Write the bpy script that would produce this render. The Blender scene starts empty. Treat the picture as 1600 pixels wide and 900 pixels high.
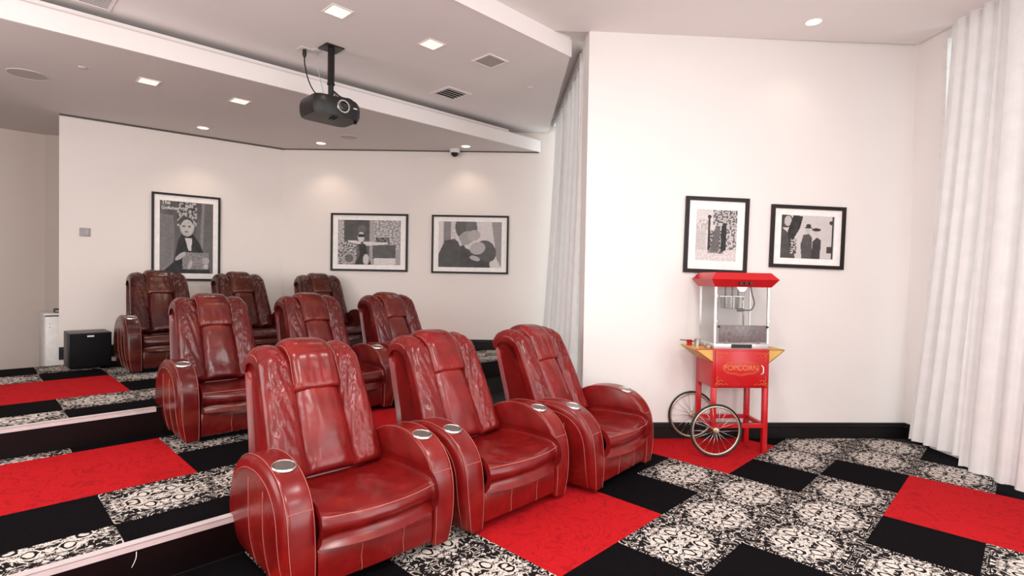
import bpy, math, random
from mathutils import Vector, Matrix, noise
C = bpy.context.scene.collection
D = bpy.data
# ------------------------------------------------------------------ camera
CAMZ = 1.5
F_PX = 834.718; YAW = math.radians(44.30518); PIT = math.radians(1.080854); ROL = math.radians(0.999486)
fw = Vector((-math.sin(YAW)*math.cos(PIT), math.cos(YAW)*math.cos(PIT), -math.sin(PIT)))
r0 = Vector((math.cos(YAW), math.sin(YAW), 0)); u0 = r0.cross(fw)
rt = r0*math.cos(ROL) + u0*math.sin(ROL); up = u0*math.cos(ROL) - r0*math.sin(ROL)
cam = D.objects.new('camera', D.cameras.new('camera')); C.objects.link(cam)
cam.data.sensor_width = 36; cam.data.lens = 36*F_PX/1600; cam.data.clip_start = .05
M3 = Matrix((rt, up, -fw)).transposed()
cam.matrix_world = Matrix.Translation((0, 0, CAMZ)) @ M3.to_4x4()
S = bpy.context.scene; S.camera = cam
# ------------------------------------------------------------------ world, lights, exposure
w = D.worlds.new('world'); S.world = w; w.use_nodes = True
w.node_tree.nodes['Background'].inputs[0].default_value = (.93, .98, 1, 1)
w.node_tree.nodes['Background'].inputs[1].default_value = 1.6
S.view_settings.view_transform = 'Standard'; S.view_settings.look = 'None'
S.view_settings.exposure = 0.35; S.view_settings.gamma = 1
S.cycles.max_bounces = 8; S.cycles.diffuse_bounces = 5
def area(name, loc, direc, sx, sy, power, col):
    l = D.lights.new(name, 'AREA'); l.shape = 'RECTANGLE'; l.size = sx; l.size_y = sy; l.energy = power; l.color = col
    o = D.objects.new(name, l); C.objects.link(o); o.location = loc
    o.rotation_euler = Vector(direc).to_track_quat('-Z', 'Y').to_euler(); return o
area('daylight_side_window', (2.30, 3.35, 1.9), (-.674, -.739, 0), 4.2, 3.3, 92, (.98, 1, 1))
area('added_front_fill', (2.6, -1.2, 2.0), (-1, .55, .02), 2.2, 2.4, 84, (1, .99, .975))  # unseen fill added behind the camera; the wall has no window there
area('added_corner_fill', (-.9, -2.35, 2.15), (-.45, 1, -.05), 1.1, 1.5, 26, (1, .98, .97))  # unseen light added to raise highlights on the chair bolsters
area('added_aisle_fill', (-4.6, -2.3, 1.9), (-.1, 1, .05), 2.6, 2.2, 72, (1, .97, .95))  # unseen fill added to brighten the left side and the back rows
area('daylight_recess_window', (-4.45, 5.72, 2.0), (-.70, -.71, 0), 1.6, 3.2, 5, (.85, 1, .97))
for x_, y_ in ((-.55, -1.35), (.05, .85), (-1.15, 2.55), (1.3, 2.6), (-2.4, .3)):      # unseen disk lights added for bounced-flash highlights on the leather
    l_ = D.lights.new('added_bounce_light', 'AREA'); l_.shape = 'DISK'; l_.size = .30; l_.energy = 40 if x_ in (-.55, .05) else 22; l_.color = (1, .975, .95)
    o_ = D.objects.new('added_bounce_light', l_); C.objects.link(o_); o_.location = (x_, y_, 3.80 if x_ > -2 else 3.64)
def spot(loc, power, ang=1.9, col=(1, .80, .62), direc=(0, 0, -1)):
    l = D.lights.new('downlight_beam', 'SPOT'); l.energy = power; l.spot_size = ang; l.spot_blend = .8; l.color = col; l.shadow_soft_size = .06
    o = D.objects.new('downlight_beam', l); C.objects.link(o); o.location = loc
    o.rotation_euler = Vector(direc).to_track_quat('-Z', 'Y').to_euler()
# ------------------------------------------------------------------ materials
class NB:
    def __init__(s, name):
        s.m = D.materials.new(name); s.m.use_nodes = True; s.t = s.m.node_tree
        s.b = s.t.nodes['Principled BSDF']
    def n(s, typ, **k):
        x = s.t.nodes.new(typ)
        for a, v in k.items(): setattr(x, a, v)
        return x
    def link(s, a, b): s.t.links.new(a, b)
    def set(s, sock, v):
        if hasattr(v, 'is_linked'): s.link(v, sock)
        else: sock.default_value = v
    def math(s, op, a, b=0.0, c=0.0, clamp=False):
        x = s.n('ShaderNodeMath', operation=op, use_clamp=clamp)
        s.set(x.inputs[0], a); s.set(x.inputs[1], b)
        if op in ('MULTIPLY_ADD', 'COMPARE', 'SMOOTH_MIN'): s.set(x.inputs[2], c)
        return x.outputs[0]
    def noise(s, vec, scale, detail=2, rough=.5, dist=0):
        x = s.n('ShaderNodeTexNoise'); x.inputs['Scale'].default_value = scale; x.inputs['Detail'].default_value = detail
        x.inputs['Roughness'].default_value = rough; x.inputs['Distortion'].default_value = dist
        if vec is not None: s.link(vec, x.inputs['Vector'])
        return x.outputs['Fac']
    def obj(s): return s.n('ShaderNodeTexCoord').outputs['Object']
    def pos(s): return s.n('ShaderNodeNewGeometry').outputs['Position']
    def xyz(s, v):
        x = s.n('ShaderNodeSeparateXYZ'); s.link(v, x.inputs[0]); return x.outputs
    def comb(s, a, b, c=0.0):
        x = s.n('ShaderNodeCombineXYZ'); s.set(x.inputs[0], a); s.set(x.inputs[1], b); s.set(x.inputs[2], c); return x.outputs[0]
    def ramp(s, f, a, b, ca, cb):
        x = s.n('ShaderNodeMapRange'); s.link(f, x.inputs[0]); x.inputs[1].default_value = a; x.inputs[2].default_value = b
        y = s.n('ShaderNodeMix', data_type='RGBA'); s.link(x.outputs[0], y.inputs[0]); s.set(y.inputs[6], ca); s.set(y.inputs[7], cb)
        return y.outputs[2]
    def mix(s, f, ca, cb):
        y = s.n('ShaderNodeMix', data_type='RGBA'); s.link(f, y.inputs[0]); s.set(y.inputs[6], ca); s.set(y.inputs[7], cb); return y.outputs[2]
    def bump(s, h, st, dist=.01):
        x = s.n('ShaderNodeBump'); x.inputs['Strength'].default_value = st; x.inputs['Distance'].default_value = dist
        s.link(h, x.inputs['Height']); s.link(x.outputs[0], s.b.inputs['Normal'])
    def base(s, v, rough=.5, metal=0, spec=.5):
        s.set(s.b.inputs['Base Color'], v); s.set(s.b.inputs['Roughness'], rough); s.b.inputs['Metallic'].default_value = metal
        s.b.inputs['Specular IOR Level'].default_value = spec
def c4(r, g, b): return (r, g, b, 1)
def plain(name, col, rough=.5, metal=0, spec=.5, var=.06, scale=14):
    k = NB(name); f = k.noise(k.obj(), scale, 3)
    k.base(k.ramp(f, .3, .7, c4(*[c*(1-var) for c in col]), c4(*[min(1, c*(1+var)) for c in col])), rough, metal, spec); return k.m
def paint(name, col, bump=.12):
    k = NB(name); f = k.noise(k.pos(), 1.3, 2); g = k.noise(k.pos(), 160, 3)
    k.base(k.ramp(f, .3, .7, c4(*[c*.975 for c in col]), c4(*col)), .75, 0, .25); k.bump(g, bump, .002); return k.m
def leather(name, col, dark, worn, wornamt, rough=.34):
    k = NB(name); P = k.obj(); a = k.noise(P, 5, 4, .6); b = k.noise(P, 2.3, 3, .6, .6); c = k.noise(P, 260, 3, .6)
    base = k.ramp(a, .3, .72, c4(*dark), c4(*col))
    f = k.math('MULTIPLY', k.math('SUBTRACT', b, .58 - wornamt*.12), 7*wornamt, clamp=True)
    f = k.math('MULTIPLY', f, .65)
    k.base(k.mix(f, base, c4(*worn)), k.math('MULTIPLY_ADD', a, .10, rough-.05), 0, .48)
    k.b.inputs['Coat Weight'].default_value = .0
    n2 = k.noise(P, 22, 3, .55, .8)
    wv = k.noise(k.comb(k.math('MULTIPLY', k.xyz(P)[0], .55), k.xyz(P)[1], k.math('MULTIPLY', k.xyz(P)[2], 1.6)), 15, 3, .5, 1.6)
    wv = k.math('POWER', k.math('SUBTRACT', 1.0, k.math('ABSOLUTE', k.math('MULTIPLY_ADD', wv, 5.0, -2.5)), clamp=True), 2.0)
    k.bump(k.math('ADD', k.math('MULTIPLY', c, .05), k.math('MULTIPLY', n2, .5)), .13, .003); return k.m
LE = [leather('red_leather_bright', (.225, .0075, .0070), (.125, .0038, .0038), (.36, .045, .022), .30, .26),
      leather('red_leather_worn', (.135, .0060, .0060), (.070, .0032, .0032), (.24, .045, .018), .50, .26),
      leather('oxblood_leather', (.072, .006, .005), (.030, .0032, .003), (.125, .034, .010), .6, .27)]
def emis(name, col, st):
    k = NB(name); k.base(c4(*col), .5); k.b.inputs['Emission Color'].default_value = c4(*col); k.b.inputs['Emission Strength'].default_value = st; return k.m
WHITE = paint('white_wall_paint', (.82, .785, .765)); WHITE2 = paint('cream_wall_paint', (.82, .755, .715)); CEIL = paint('ceiling_paint', (.86, .825, .81), .25)
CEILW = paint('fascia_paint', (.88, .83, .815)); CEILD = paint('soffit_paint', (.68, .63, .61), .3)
BLACKW = plain('black_baseboard_paint', (.006, .005, .005), .4, 0, .3); RISER = plain('dark_riser_vinyl', (.004, .0012, .0015), .4, 0, .2)
NOSE = plain('pale_metal_nosing', (.66, .58, .58), .4, .25); CHROME = plain('brushed_steel', (.62, .61, .60), .28, 1, .5, .1, 60)
BLACKP = plain('black_plastic', (.014, .013, .014), .38, 0, .35); BLACKM = plain('matt_black', (.004, .004, .0045), .7, 0, .15)
FRAME = plain('black_frame_lacquer', (.012, .007, .007), .45, 0, .3); MATB = plain('white_mat_board', (.90, .86, .84), .8)
STITCH = plain('pale_stitch_thread', (.52, .17, .14), .7); REDP = plain('red_enamel', (.50, .009, .013), .28, 0, .5, .05)
GOLD = plain('gold_painted_wood', (.62, .36, .09), .45); SILV = plain('light_aluminium', (.72, .71, .70), .35, .7)
WPL = plain('white_plastic', (.78, .76, .74), .4); GREYP = plain('grey_tinted_panel', (.17, .14, .14), .3, 0, .5, .25, 40)
TYRE = plain('black_rubber', (.012, .012, .012), .6); RIMM = plain('brassy_rim', (.60, .50, .38), .3, .75); GREYG = plain('grey_grille', (.46, .42, .41), .7)
GOLDT = plain('gold_lettering', (.66, .20, .05), .5); LAMP = emis('lamp_diffuser', (1, .86, .56), 1.0); LAMPR = emis('lamp_lens', (1, .90, .72), 2.2)
LAMPC = emis('lamp_lens_side', (1, .95, .90), 1.1); DARKFL = plain('dark_subfloor', (.012, .010, .010), .8)
def curtain_mat():
    k = NB('sheer_curtain_cloth'); f = k.noise(k.obj(), 9, 3); col = k.ramp(f, .3, .7, c4(.77, .74, .735), c4(.82, .80, .795))
    k.base(col, .9, 0, .1); tr = k.n('ShaderNodeBsdfTranslucent'); k.link(col, tr.inputs[0]); mx = k.n('ShaderNodeMixShader'); mx.inputs[0].default_value = .14
    k.link(k.b.outputs[0], mx.inputs[1]); k.link(tr.outputs[0], mx.inputs[2]); k.link(mx.outputs[0], k.t.nodes['Material Output'].inputs[0])
    k.bump(k.noise(k.obj(), 220, 2), .1, .002); return k.m
CURT = curtain_mat()
def glass_mat(name, tint, alpha, rough=.04):
    k = NB(name); k.base(c4(*tint), rough, 0, .6); k.b.inputs['Alpha'].default_value = alpha; return k.m
GLASS = glass_mat('clear_glass', (.42, .42, .41), .10); WGLASS = glass_mat('window_glass', (.7, .85, .82), .12)
def print_mat():
    k = NB('photo_print'); a = k.n('ShaderNodeAttribute'); a.attribute_name = 'tone'; k.base(a.outputs[0], .45, 0, .3); return k.m
PRINT = print_mat()
def carpet(kind):
    k = NB(kind + '_carpet')
    if kind == 'black':
        f = k.noise(k.obj(), 120, 2); k.base(k.ramp(f, .3, .7, c4(.0018, .0014, .0020), c4(.0065, .0055, .0065)), .95, 0, .04)
        k.bump(f, .5, .003)
    elif kind == 'red':
        P = k.pos(); x = k.xyz(P)
        a = k.noise(P, 3.2, 2, .5, 1.5); ln = k.math('ABSOLUTE', k.math('SUBTRACT', k.math('FRACT', k.math('MULTIPLY', a, 7.0)), .5))
        ln = k.math('LESS_THAN', ln, .10); g = k.noise(P, 90, 2)
        ln = k.math('MULTIPLY', ln, k.math('GREATER_THAN', g, .40))
        k.base(k.mix(k.math('MULTIPLY', ln, .38), k.ramp(g, .25, .75, c4(.34, .005, .009), c4(.52, .011, .014)), c4(.17, .003, .006)), .95, 0, .1); k.bump(g, .5, .003)
    else:
        o = k.xyz(k.obj()); au = k.math('MULTIPLY', k.math('ABSOLUTE', o[0]), 4.0); av = k.math('MULTIPLY', k.math('ABSOLUTE', o[1]), 3.85)
        P = k.comb(au, av, 3.7)
        n1 = k.noise(P, 2.6, 1.0, .5, .9)
        l1 = k.math('LESS_THAN', k.math('ABSOLUTE', k.math('SUBTRACT', k.math('FRACT', k.math('MULTIPLY', n1, 10.0)), .5)), .17)
        n3 = k.noise(P, 4.5, 1, .5, .5)
        l1 = k.math('MULTIPLY', l1, k.math('GREATER_THAN', n3, .40))
        r2 = k.math('ADD', k.math('MULTIPLY', au, au), k.math('MULTIPLY', av, av))
        g = k.math('MULTIPLY_ADD', r2, -.24, .155)
        n2 = k.noise(P, 4.4, 2, .55, 1.2)
        blob = k.math('GREATER_THAN', k.math('ADD', n2, g), .555)
        line2 = k.math('MULTIPLY', l1, k.math('GREATER_THAN', r2, .14))
        v = k.math('MAXIMUM', blob, line2)
        wob = k.noise(P, 6.0, 1); wa = k.math('MULTIPLY_ADD', wob, .16, -.08)
        leaf = k.noise(P, 7.0, 1, .6, 1.6); v = k.math('MULTIPLY', v, k.math('GREATER_THAN', k.math('ABSOLUTE', k.math('SUBTRACT', leaf, .5)), .028))
        au = k.math('ADD', au, wa); av = k.math('SUBTRACT', av, wa)
        for (cx, cy, a, b) in ((.36, .27, .14, .10), (.08, .50, .095, .11)):
            dx = k.math('DIVIDE', k.math('SUBTRACT', au, cx), a); dy = k.math('DIVIDE', k.math('SUBTRACT', av, cy), b)
            d = k.math('SQRT', k.math('ADD', k.math('MULTIPLY', dx, dx), k.math('MULTIPLY', dy, dy)))
            ins = k.math('LESS_THAN', d, .80); blk = k.math('LESS_THAN', d, 1.22); ring = k.math('LESS_THAN', d, 1.50)
            v = k.math('MAXIMUM', v, ring); v = k.math('MULTIPLY', v, k.math('SUBTRACT', 1.0, k.math('SUBTRACT', blk, ins)))
        f = k.noise(k.obj(), 150, 2)
        k.base(k.mix(v, k.ramp(f, .3, .7, c4(.004, .003, .0035), c4(.016, .013, .014)), k.ramp(f, .25, .75, c4(.46, .40, .36), c4(.76, .68, .62))), .95, 0, .1); k.bump(f, .5, .003)
    return k.m
CB, CR, CP = carpet('black'), carpet('red'), carpet('damask')
# ------------------------------------------------------------------ mesh helpers
class MB:
    def __init__(s): s.v = []; s.f = []; s.mi = []
    def add(s, vs, fs):
        o = len(s.v); s.v += [tuple(x) for x in vs]; s.f += [tuple(i+o for i in f) for f in fs]; return s
    def box(s, lo, hi, bv=0.0):
        x0, y0, z0 = lo; x1, y1, z1 = hi
        if bv <= 0:
            s.add([(x0,y0,z0),(x1,y0,z0),(x1,y1,z0),(x0,y1,z0),(x0,y0,z1),(x1,y0,z1),(x1,y1,z1),(x0,y1,z1)],
                  [(0,3,2,1),(4,5,6,7),(0,1,5,4),(1,2,6,5),(2,3,7,6),(3,0,4,7)])
            return s
        b = bv; rings = [(z0, b), (z0+b*.3, b*.3), (z0+b, 0), (z1-b, 0), (z1-b*.3, b*.3), (z1, b)]
        vs = []
        for z, i in rings:
            for (cx, cy, sx, sy) in ((x0, y0, 1, 1), (x1, y0, -1, 1), (x1, y1, -1, -1), (x0, y1, 1, -1)):
                p = [(cx+sx*i, cy+sy*(i+b)), (cx+sx*(i+b*.3), cy+sy*(i+b*.3)), (cx+sx*(i+b), cy+sy*i)]
                if sx*sy < 0: p = p[::-1]
                vs += [(a, c, z) for a, c in p]
        n = 12; fs = [tuple(range(n-1, -1, -1)), tuple(5*n+i for i in range(n))]
        for r in range(5):
            for i in range(n): j = (i+1) % n; fs.append((r*n+i, r*n+j, r*n+n+j, r*n+n+i))
        return s.add(vs, fs)
    def poly(s, pts, z0, z1):
        n = len(pts); a = sum(pts[i][0]*pts[(i+1) % n][1]-pts[(i+1) % n][0]*pts[i][1] for i in range(n))
        if a < 0: pts = pts[::-1]
        vs = [(p[0], p[1], z0) for p in pts] + [(p[0], p[1], z1) for p in pts]
        return s.add(vs, [tuple(range(n-1, -1, -1)), tuple(range(n, 2*n))] + [(i, (i+1) % n, n+(i+1) % n, n+i) for i in range(n)])
    def tube(s, pts, r, n=8, closed=False, cap=True):
        pts = [Vector(p) for p in pts]; m = len(pts); vs = []; prev = None
        rr = r if isinstance(r, (list, tuple)) else [r]*m
        for i, p in enumerate(pts):
            if closed: t = pts[(i+1) % m]-pts[i-1]
            else: t = pts[min(i+1, m-1)]-pts[max(i-1, 0)]
            t.normalize()
            if prev is None: a = t.orthogonal().normalized()
            else:
                a = prev - t*prev.dot(t)
                if a.length < 1e-6: a = t.orthogonal()
                a.normalize()
            prev = a; b = t.cross(a)
            for k in range(n):
                g = 2*math.pi*k/n; vs.append(p + (a*math.cos(g)+b*math.sin(g))*rr[i])
        fs = []
        for i in range(m if closed else m-1):
            for k in range(n):
                j = (i+1) % m; l = (k+1) % n; fs.append((i*n+k, i*n+l, j*n+l, j*n+k))
        if cap and not closed: fs += [tuple(range(n-1, -1, -1)), tuple((m-1)*n+k for k in range(n))]
        return s.add(vs, fs)
    def lathe(s, prof, n=24, o=(0, 0, 0), axis='z'):
        vs = []
        for r, z in prof:
            for k in range(n):
                g = 2*math.pi*k/n; a, b = r*math.cos(g), r*math.sin(g)
                p = (a, b, z) if axis == 'z' else ((z, a, b) if axis == 'x' else (b, z, a))
                vs.append((p[0]+o[0], p[1]+o[1], p[2]+o[2]))
        m = len(prof); fs = [(i*n+k, i*n+(k+1) % n, (i+1)*n+(k+1) % n, (i+1)*n+k) for i in range(m-1) for k in range(n)]
        fs += [tuple(range(n-1, -1, -1)), tuple((m-1)*n+k for k in range(n))]
        return s.add(vs, fs)
    def grid(s, G, closed_u=False):
        m, n = len(G), len(G[0]); vs = [p for row in G for p in row]
        return s.add(vs, [(i*n+j, i*n+j+1, (i+1)*n+j+1, (i+1)*n+j) for i in range(m-1) for j in range(n-1)])
    def mesh(s, name, mat, smooth=False, fix=True):
        me = D.meshes.new(name); me.from_pydata(s.v, [], s.f)
        me.materials.append(mat)
        if fix:
            import bmesh
            bm = bmesh.new(); bm.from_mesh(me); bmesh.ops.recalc_face_normals(bm, faces=bm.faces); bm.to_mesh(me); bm.free()
        if smooth:
            me.polygons.foreach_set('use_smooth', [True]*len(me.polygons))
            if smooth is not True: me.set_sharp_from_angle(angle=math.radians(smooth))
        me.update(); return me
    def obj(s, name, mat, parent=None, smooth=False, label=None, fix=True):
        return link(name, s.mesh(name, mat, smooth, fix), parent, label)
def link(name, me, parent=None, label=None):
    o = D.objects.new(name, me); C.objects.link(o)
    if parent: o.parent = parent
    if label: o['label'] = label
    return o
def tag(o, label=None, cat=None, group=None, kind=None):
    if label: o['label'] = label
    if cat: o['category'] = cat
    if group: o['group'] = group
    if kind: o['kind'] = kind
    return o
def thing(name, label, cat, loc=(0, 0, 0), rz=0, group=None, rot=None):
    o = D.objects.new(name, None); C.objects.link(o); o.location = loc; o.rotation_euler = rot or (0, 0, rz); o.empty_display_size = .1
    return tag(o, label, cat, group)
def struct(name, mb, mat, smooth=False):
    return tag(mb.obj(name, mat, None, smooth), kind='structure')
def copy_tree(o, parent=None):
    c = o.copy(); C.objects.link(c); c.parent = parent
    for ch in o.children: copy_tree(ch, c)
    return c
def catmull(P, n):
    P = [Vector(p) for p in P]; out = []; m = len(P)-1
    for i in range(n):
        t = i/(n-1)*m; k = min(int(t), m-1); f = t-k
        p0, p1, p2, p3 = P[max(k-1, 0)], P[k], P[k+1], P[min(k+2, m)]
        out.append(.5*((2*p1)+(p2-p0)*f+(2*p0-5*p1+4*p2-p3)*f*f+(3*p1-p0-3*p2+p3)*f**3))
    return out
# ------------------------------------------------------------------ room shell
K = (-.87, 6.43); U = (.674, .739); V = (.739, -.674)            # white wall corner, along wall, along window
WL = (-3.02, 4.07); RB = (-3.227, 4.259)                          # left end of white wall, back of its return
BW0 = (-8.06, 3.34); BW1 = (-5.20, 6.03); PW = (-8.38, .79)       # back wall, poster wall end
def Kp(t, s=0): return (K[0]+V[0]*t-U[0]*s, K[1]+V[1]*t-U[1]*s)
def wallseg(name, a, b, th, z0, z1, mat):
    d = Vector((b[0]-a[0], b[1]-a[1])).normalized(); n = Vector((-d.y, d.x))*th
    return struct(name, MB().poly([a, b, (b[0]+n.x, b[1]+n.y), (a[0]+n.x, a[1]+n.y)], z0, z1), mat)
TOP = 3.95
wallseg('wall_right', WL, (K[0]+U[0]*.10, K[1]+U[1]*.10), .281, 0, TOP, WHITE)
wallseg('wall_back', BW0, (BW1[0]+.10, BW1[1]+.094), .15, 0, TOP, WHITE2)
wallseg('wall_left', PW, BW0, .12, 0, 3.40, WHITE2)
wallseg('wall_far_left', (-9.95, -2.6), (-9.86, .78), .12, 0, 3.50, paint('taupe_wall_paint', (.70, .61, .56)))
wallseg('wall_far_end', (-9.5, 1.55), (-8.45, 1.55), .1, 0, 3.5, WHITE2)
wallseg('wall_far_corner', (-9.98, .62), (-9.2, 1.65), .12, 0, 3.50, paint('taupe_wall_paint_two', (.64, .56, .51)))
wallseg('wall_side', (-10.1, -2.6), (4.2, -2.6), -.12, 0, TOP, WHITE2)
wallseg('wall_front', (4.2, -2.6), (4.2, 1.9), -.12, 0, TOP, WHITE)
# window wall on the right: short wall, then glazing behind the curtain
wallseg('wall_window_side', Kp(0), Kp(.30), .10, 0, TOP, WHITE)
def window(name, a, b, z0, z1, nmull):
    d = Vector((b[0]-a[0], b[1]-a[1])); L = d.length; d.normalize(); ang = math.atan2(d.y, d.x)
    m = MB(); fr = .05
    m.box((0, 0, z0), (L, .06, z0+.07)); m.box((0, 0, z1-.07), (L, .06, z1))
    for i in range(nmull+1):
        x = (L-fr)*i/nmull; m.box((x, 0, z0+.07), (x+fr, .06, z1-.07))
    o = struct(name, m, WPL); o.location = (a[0], a[1], 0); o.rotation_euler = (0, 0, ang)
    for i in range(nmull):
        x0 = (L-fr)*i/nmull+fr; x1 = (L-fr)*(i+1)/nmull
        MB().box((x0, .025, z0+.07), (x1, .031, z1-.07)).obj('pane', WGLASS, o)
    return o
window('window_1', Kp(.30), Kp(3.3), .0, 3.80, 3)
window('window_3', Kp(3.3), Kp(6.9), .0, 3.80, 3)
wallseg('wall_window_header', Kp(.30), Kp(6.9), .10, 3.80, TOP, WHITE)
d_ = Vector((-5.12+3.34, 6.14-4.44)).normalized()
window('window_2', (-3.32, 4.42), (-5.14, 6.16), .0, 3.80, 2)
wallseg('wall_window_header_recess', (-3.32, 4.42), (-5.14, 6.16), -.10, 3.80, TOP, WHITE)
# ceilings
struct('ceiling', MB().poly([(-3.26, 3.84), K and (-.86, 6.40), (-.86+.739*7, 6.40-.674*7), (4.2, -2.6), (-3.5, -2.6)], 3.81, TOP), CEIL)
struct('ceiling', MB().poly([(-3.26, 3.84), (-3.0, 4.12), (-3.32, 4.42), (-5.14, 6.16), (-5.3, 6.0), (-5.6, 5.6), (-3.6, 3.7)], 3.84, TOP), paint('shaded_recess_ceiling_paint', (.74, .69, .67)))  # recess ceiling is coloured darker, its shade put into the paint
FB = [(-3.33, -2.6), (-3.27, 4.10), (-5.19, 6.02), (-8.05, 3.33), (-8.37, .79), (-8.37, -2.6)]
ob = struct('ceiling', MB().poly(FB, 3.65, 3.93), CEIL)
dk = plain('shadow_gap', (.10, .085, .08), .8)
n_ = (.0085*.992*1.3, -.0085*.125)
struct('shade_line_left', MB().poly([(PW[0]+.004, PW[1]), (PW[0]+.012, PW[1]-.001), (BW0[0]+.012, BW0[1]), (BW0[0]+.004, BW0[1])], 3.348, 3.37), dk)  # dark strip painted as the shadow line between poster wall and soffit
struct('shade_line_back', MB().poly([(BW0[0]+.003, BW0[1]-.003), (BW0[0]+.009, BW0[1]-.009), (-5.284, 5.935), (-5.29, 5.94)], 3.354, 3.37), dk)  # same painted shadow line along the top of the back wall
struct('trim_1', MB().poly([(-3.315, -2.6), (-3.255, 4.105), (-3.27, 4.10), (-3.33, -2.6)], 3.645, 3.81), CEILW)
FC = [(-5.69, -2.6), (-5.285, 5.935), (-8.05, 3.33), (-8.37, .79), (-8.62, .9), (-8.6, 1.7), (-9.4, 1.7), (-10.1, .8), (-10.1, -2.6)]
struct('ceiling', MB().poly(FC, 3.37, 3.55), CEILD)
struct('trim_2', MB().poly([(-5.675, -2.6), (-5.262, 5.945), (-5.29, 5.93), (-5.69, -2.6)], 3.365, 3.53), CEILW)
struct('trim_3', MB().poly([(-5.70, -2.6), (-5.34, 5.35), (-5.36, 5.35), (-5.72, -2.6)], 3.53, 3.585), CEILW)
# floors
struct('floor', MB().box((-10.1, -2.7, -.12), (4.3, 7, -.006)), DARKFL)
fl0 = D.objects['floor']
Z1, Z2 = .21, .42; XN1, XN2 = -3.02, -4.97
def clip(poly, hp):
    for (px, py), (nx, ny) in hp:
        out = []; n = len(poly)
        for i in range(n):
            a, b = poly[i], poly[(i+1) % n]; da = (a[0]-px)*nx+(a[1]-py)*ny; db = (b[0]-px)*nx+(b[1]-py)*ny
            if da >= 0: out.append(a)
            if (da >= 0) != (db >= 0): t = da/(da-db); out.append((a[0]+(b[0]-a[0])*t, a[1]+(b[1]-a[1])*t))
        poly = out
        if len(poly) < 3: return []
    return poly
nW = (U[1], -U[0])                         # inward normal of the white wall
rec = ((-3.40, 4.42), (-.691, -.723))      # recess window line, inward
HP0 = [(WL, nW), (Kp(0), (-U[0], -U[1]))]
HPb = [((-5.20, 6.03), (.684, -.728)), rec]
pl1 = clip([(XN2, -2.6), (XN1, -2.6), (XN1, 7), (XN2, 7)], [((-3.23, 4.25), nW), rec])
pl2 = clip([(-8.37, -2.6), (XN2, -2.6), (XN2, 7), (-8.37, 7)], HPb + [((-8.37, .79), (.992, -.124)), ])
pl2 = clip(pl2, [((-7.88, 0), (1, 0))]) if False else pl2
p1 = struct('platform', MB().poly([(p[0]-.0, p[1]) for p in pl1], -.005, Z1-.006), DARKFL)
p2 = struct('platform', MB().poly(clip(pl2, [((-7.90, 0), (1, 0))]), -.005, Z2-.006), DARKFL)
MB().box((XN1-.005, -2.6, 0), (XN1+.006, 4.02, Z1-.008)).obj('riser', RISER, p1)
MB().box((XN2-.005, -2.6, Z1), (XN2+.006, 5.9, Z2-.008)).obj('riser', RISER, p2)
MB().box((XN1-.032, -2.6, Z1-.002), (XN1+.014, 1.09, Z1+.004)).box((XN1+.006, -2.6, Z1-.03), (XN1+.014, 1.09, Z1)).obj('nosing_strip', NOSE, p1)
MB().box((XN2-.034, -2.6, Z2-.002), (XN2+.014, 1.06, Z2+.004)).box((XN2+.006, -2.6, Z2-.03), (XN2+.014, 1.06, Z2)).obj('nosing_strip', NOSE, p2)
MB().box((XN1-.03, 1.09, Z1-.002), (XN1+.012, 4.02, Z1+.003)).obj('nosing_strip', BLACKW, p1)
MB().box((XN2-.03, 1.06, Z2-.002), (XN2+.012, 5.7, Z2+.003)).obj('nosing_strip', BLACKW, p2)
YL = [.53+.519*k for k in range(-6, 12)]
tile_cache = {}
def tiles(parent, z, xl, kindfn, hp):
    for i in range(len(xl)-1):
        for j in range(len(YL)-1):
            x0, x1, y0, y1 = xl[i], xl[i+1], YL[j], YL[j+1]
            k = kindfn(i, j-6, (x0+x1)/2, (y0+y1)/2)
            if k is None: continue
            g = .0003; full = [(x0+g, y0+g), (x1-g, y0+g), (x1-g, y1-g), (x0+g, y1-g)]
            pp = clip(full, hp)
            if len(pp) < 3: continue
            cx, cy = (x0+x1)/2, (y0+y1)/2
            if x1-x0 < .4: cx = x0+.25 if kindside(i, xl) else x1-.25
            mat = {'b': CB, 'r': CR, 'p': CP}[k]
            key = (k, round(x1-x0, 3), i if x1-x0 < .4 else 0) if len(pp) == 4 and abs((pp[2][0]-pp[0][0])*(pp[2][1]-pp[0][1])-(x1-x0-2*g)*(y1-y0-2*g)) < 1e-6 else None
            if key and (key, z) in tile_cache: me = tile_cache[(key, z)]
            else:
                me = MB().poly([(p[0]-cx, p[1]-cy) for p in pp], -.005, 0).mesh('carpet_tile', mat)
                if key: tile_cache[(key, z)] = me
            o = link('carpet_tile', me, parent); o.location = (cx, cy, z)
def kindside(i, xl): return i == 0
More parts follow.
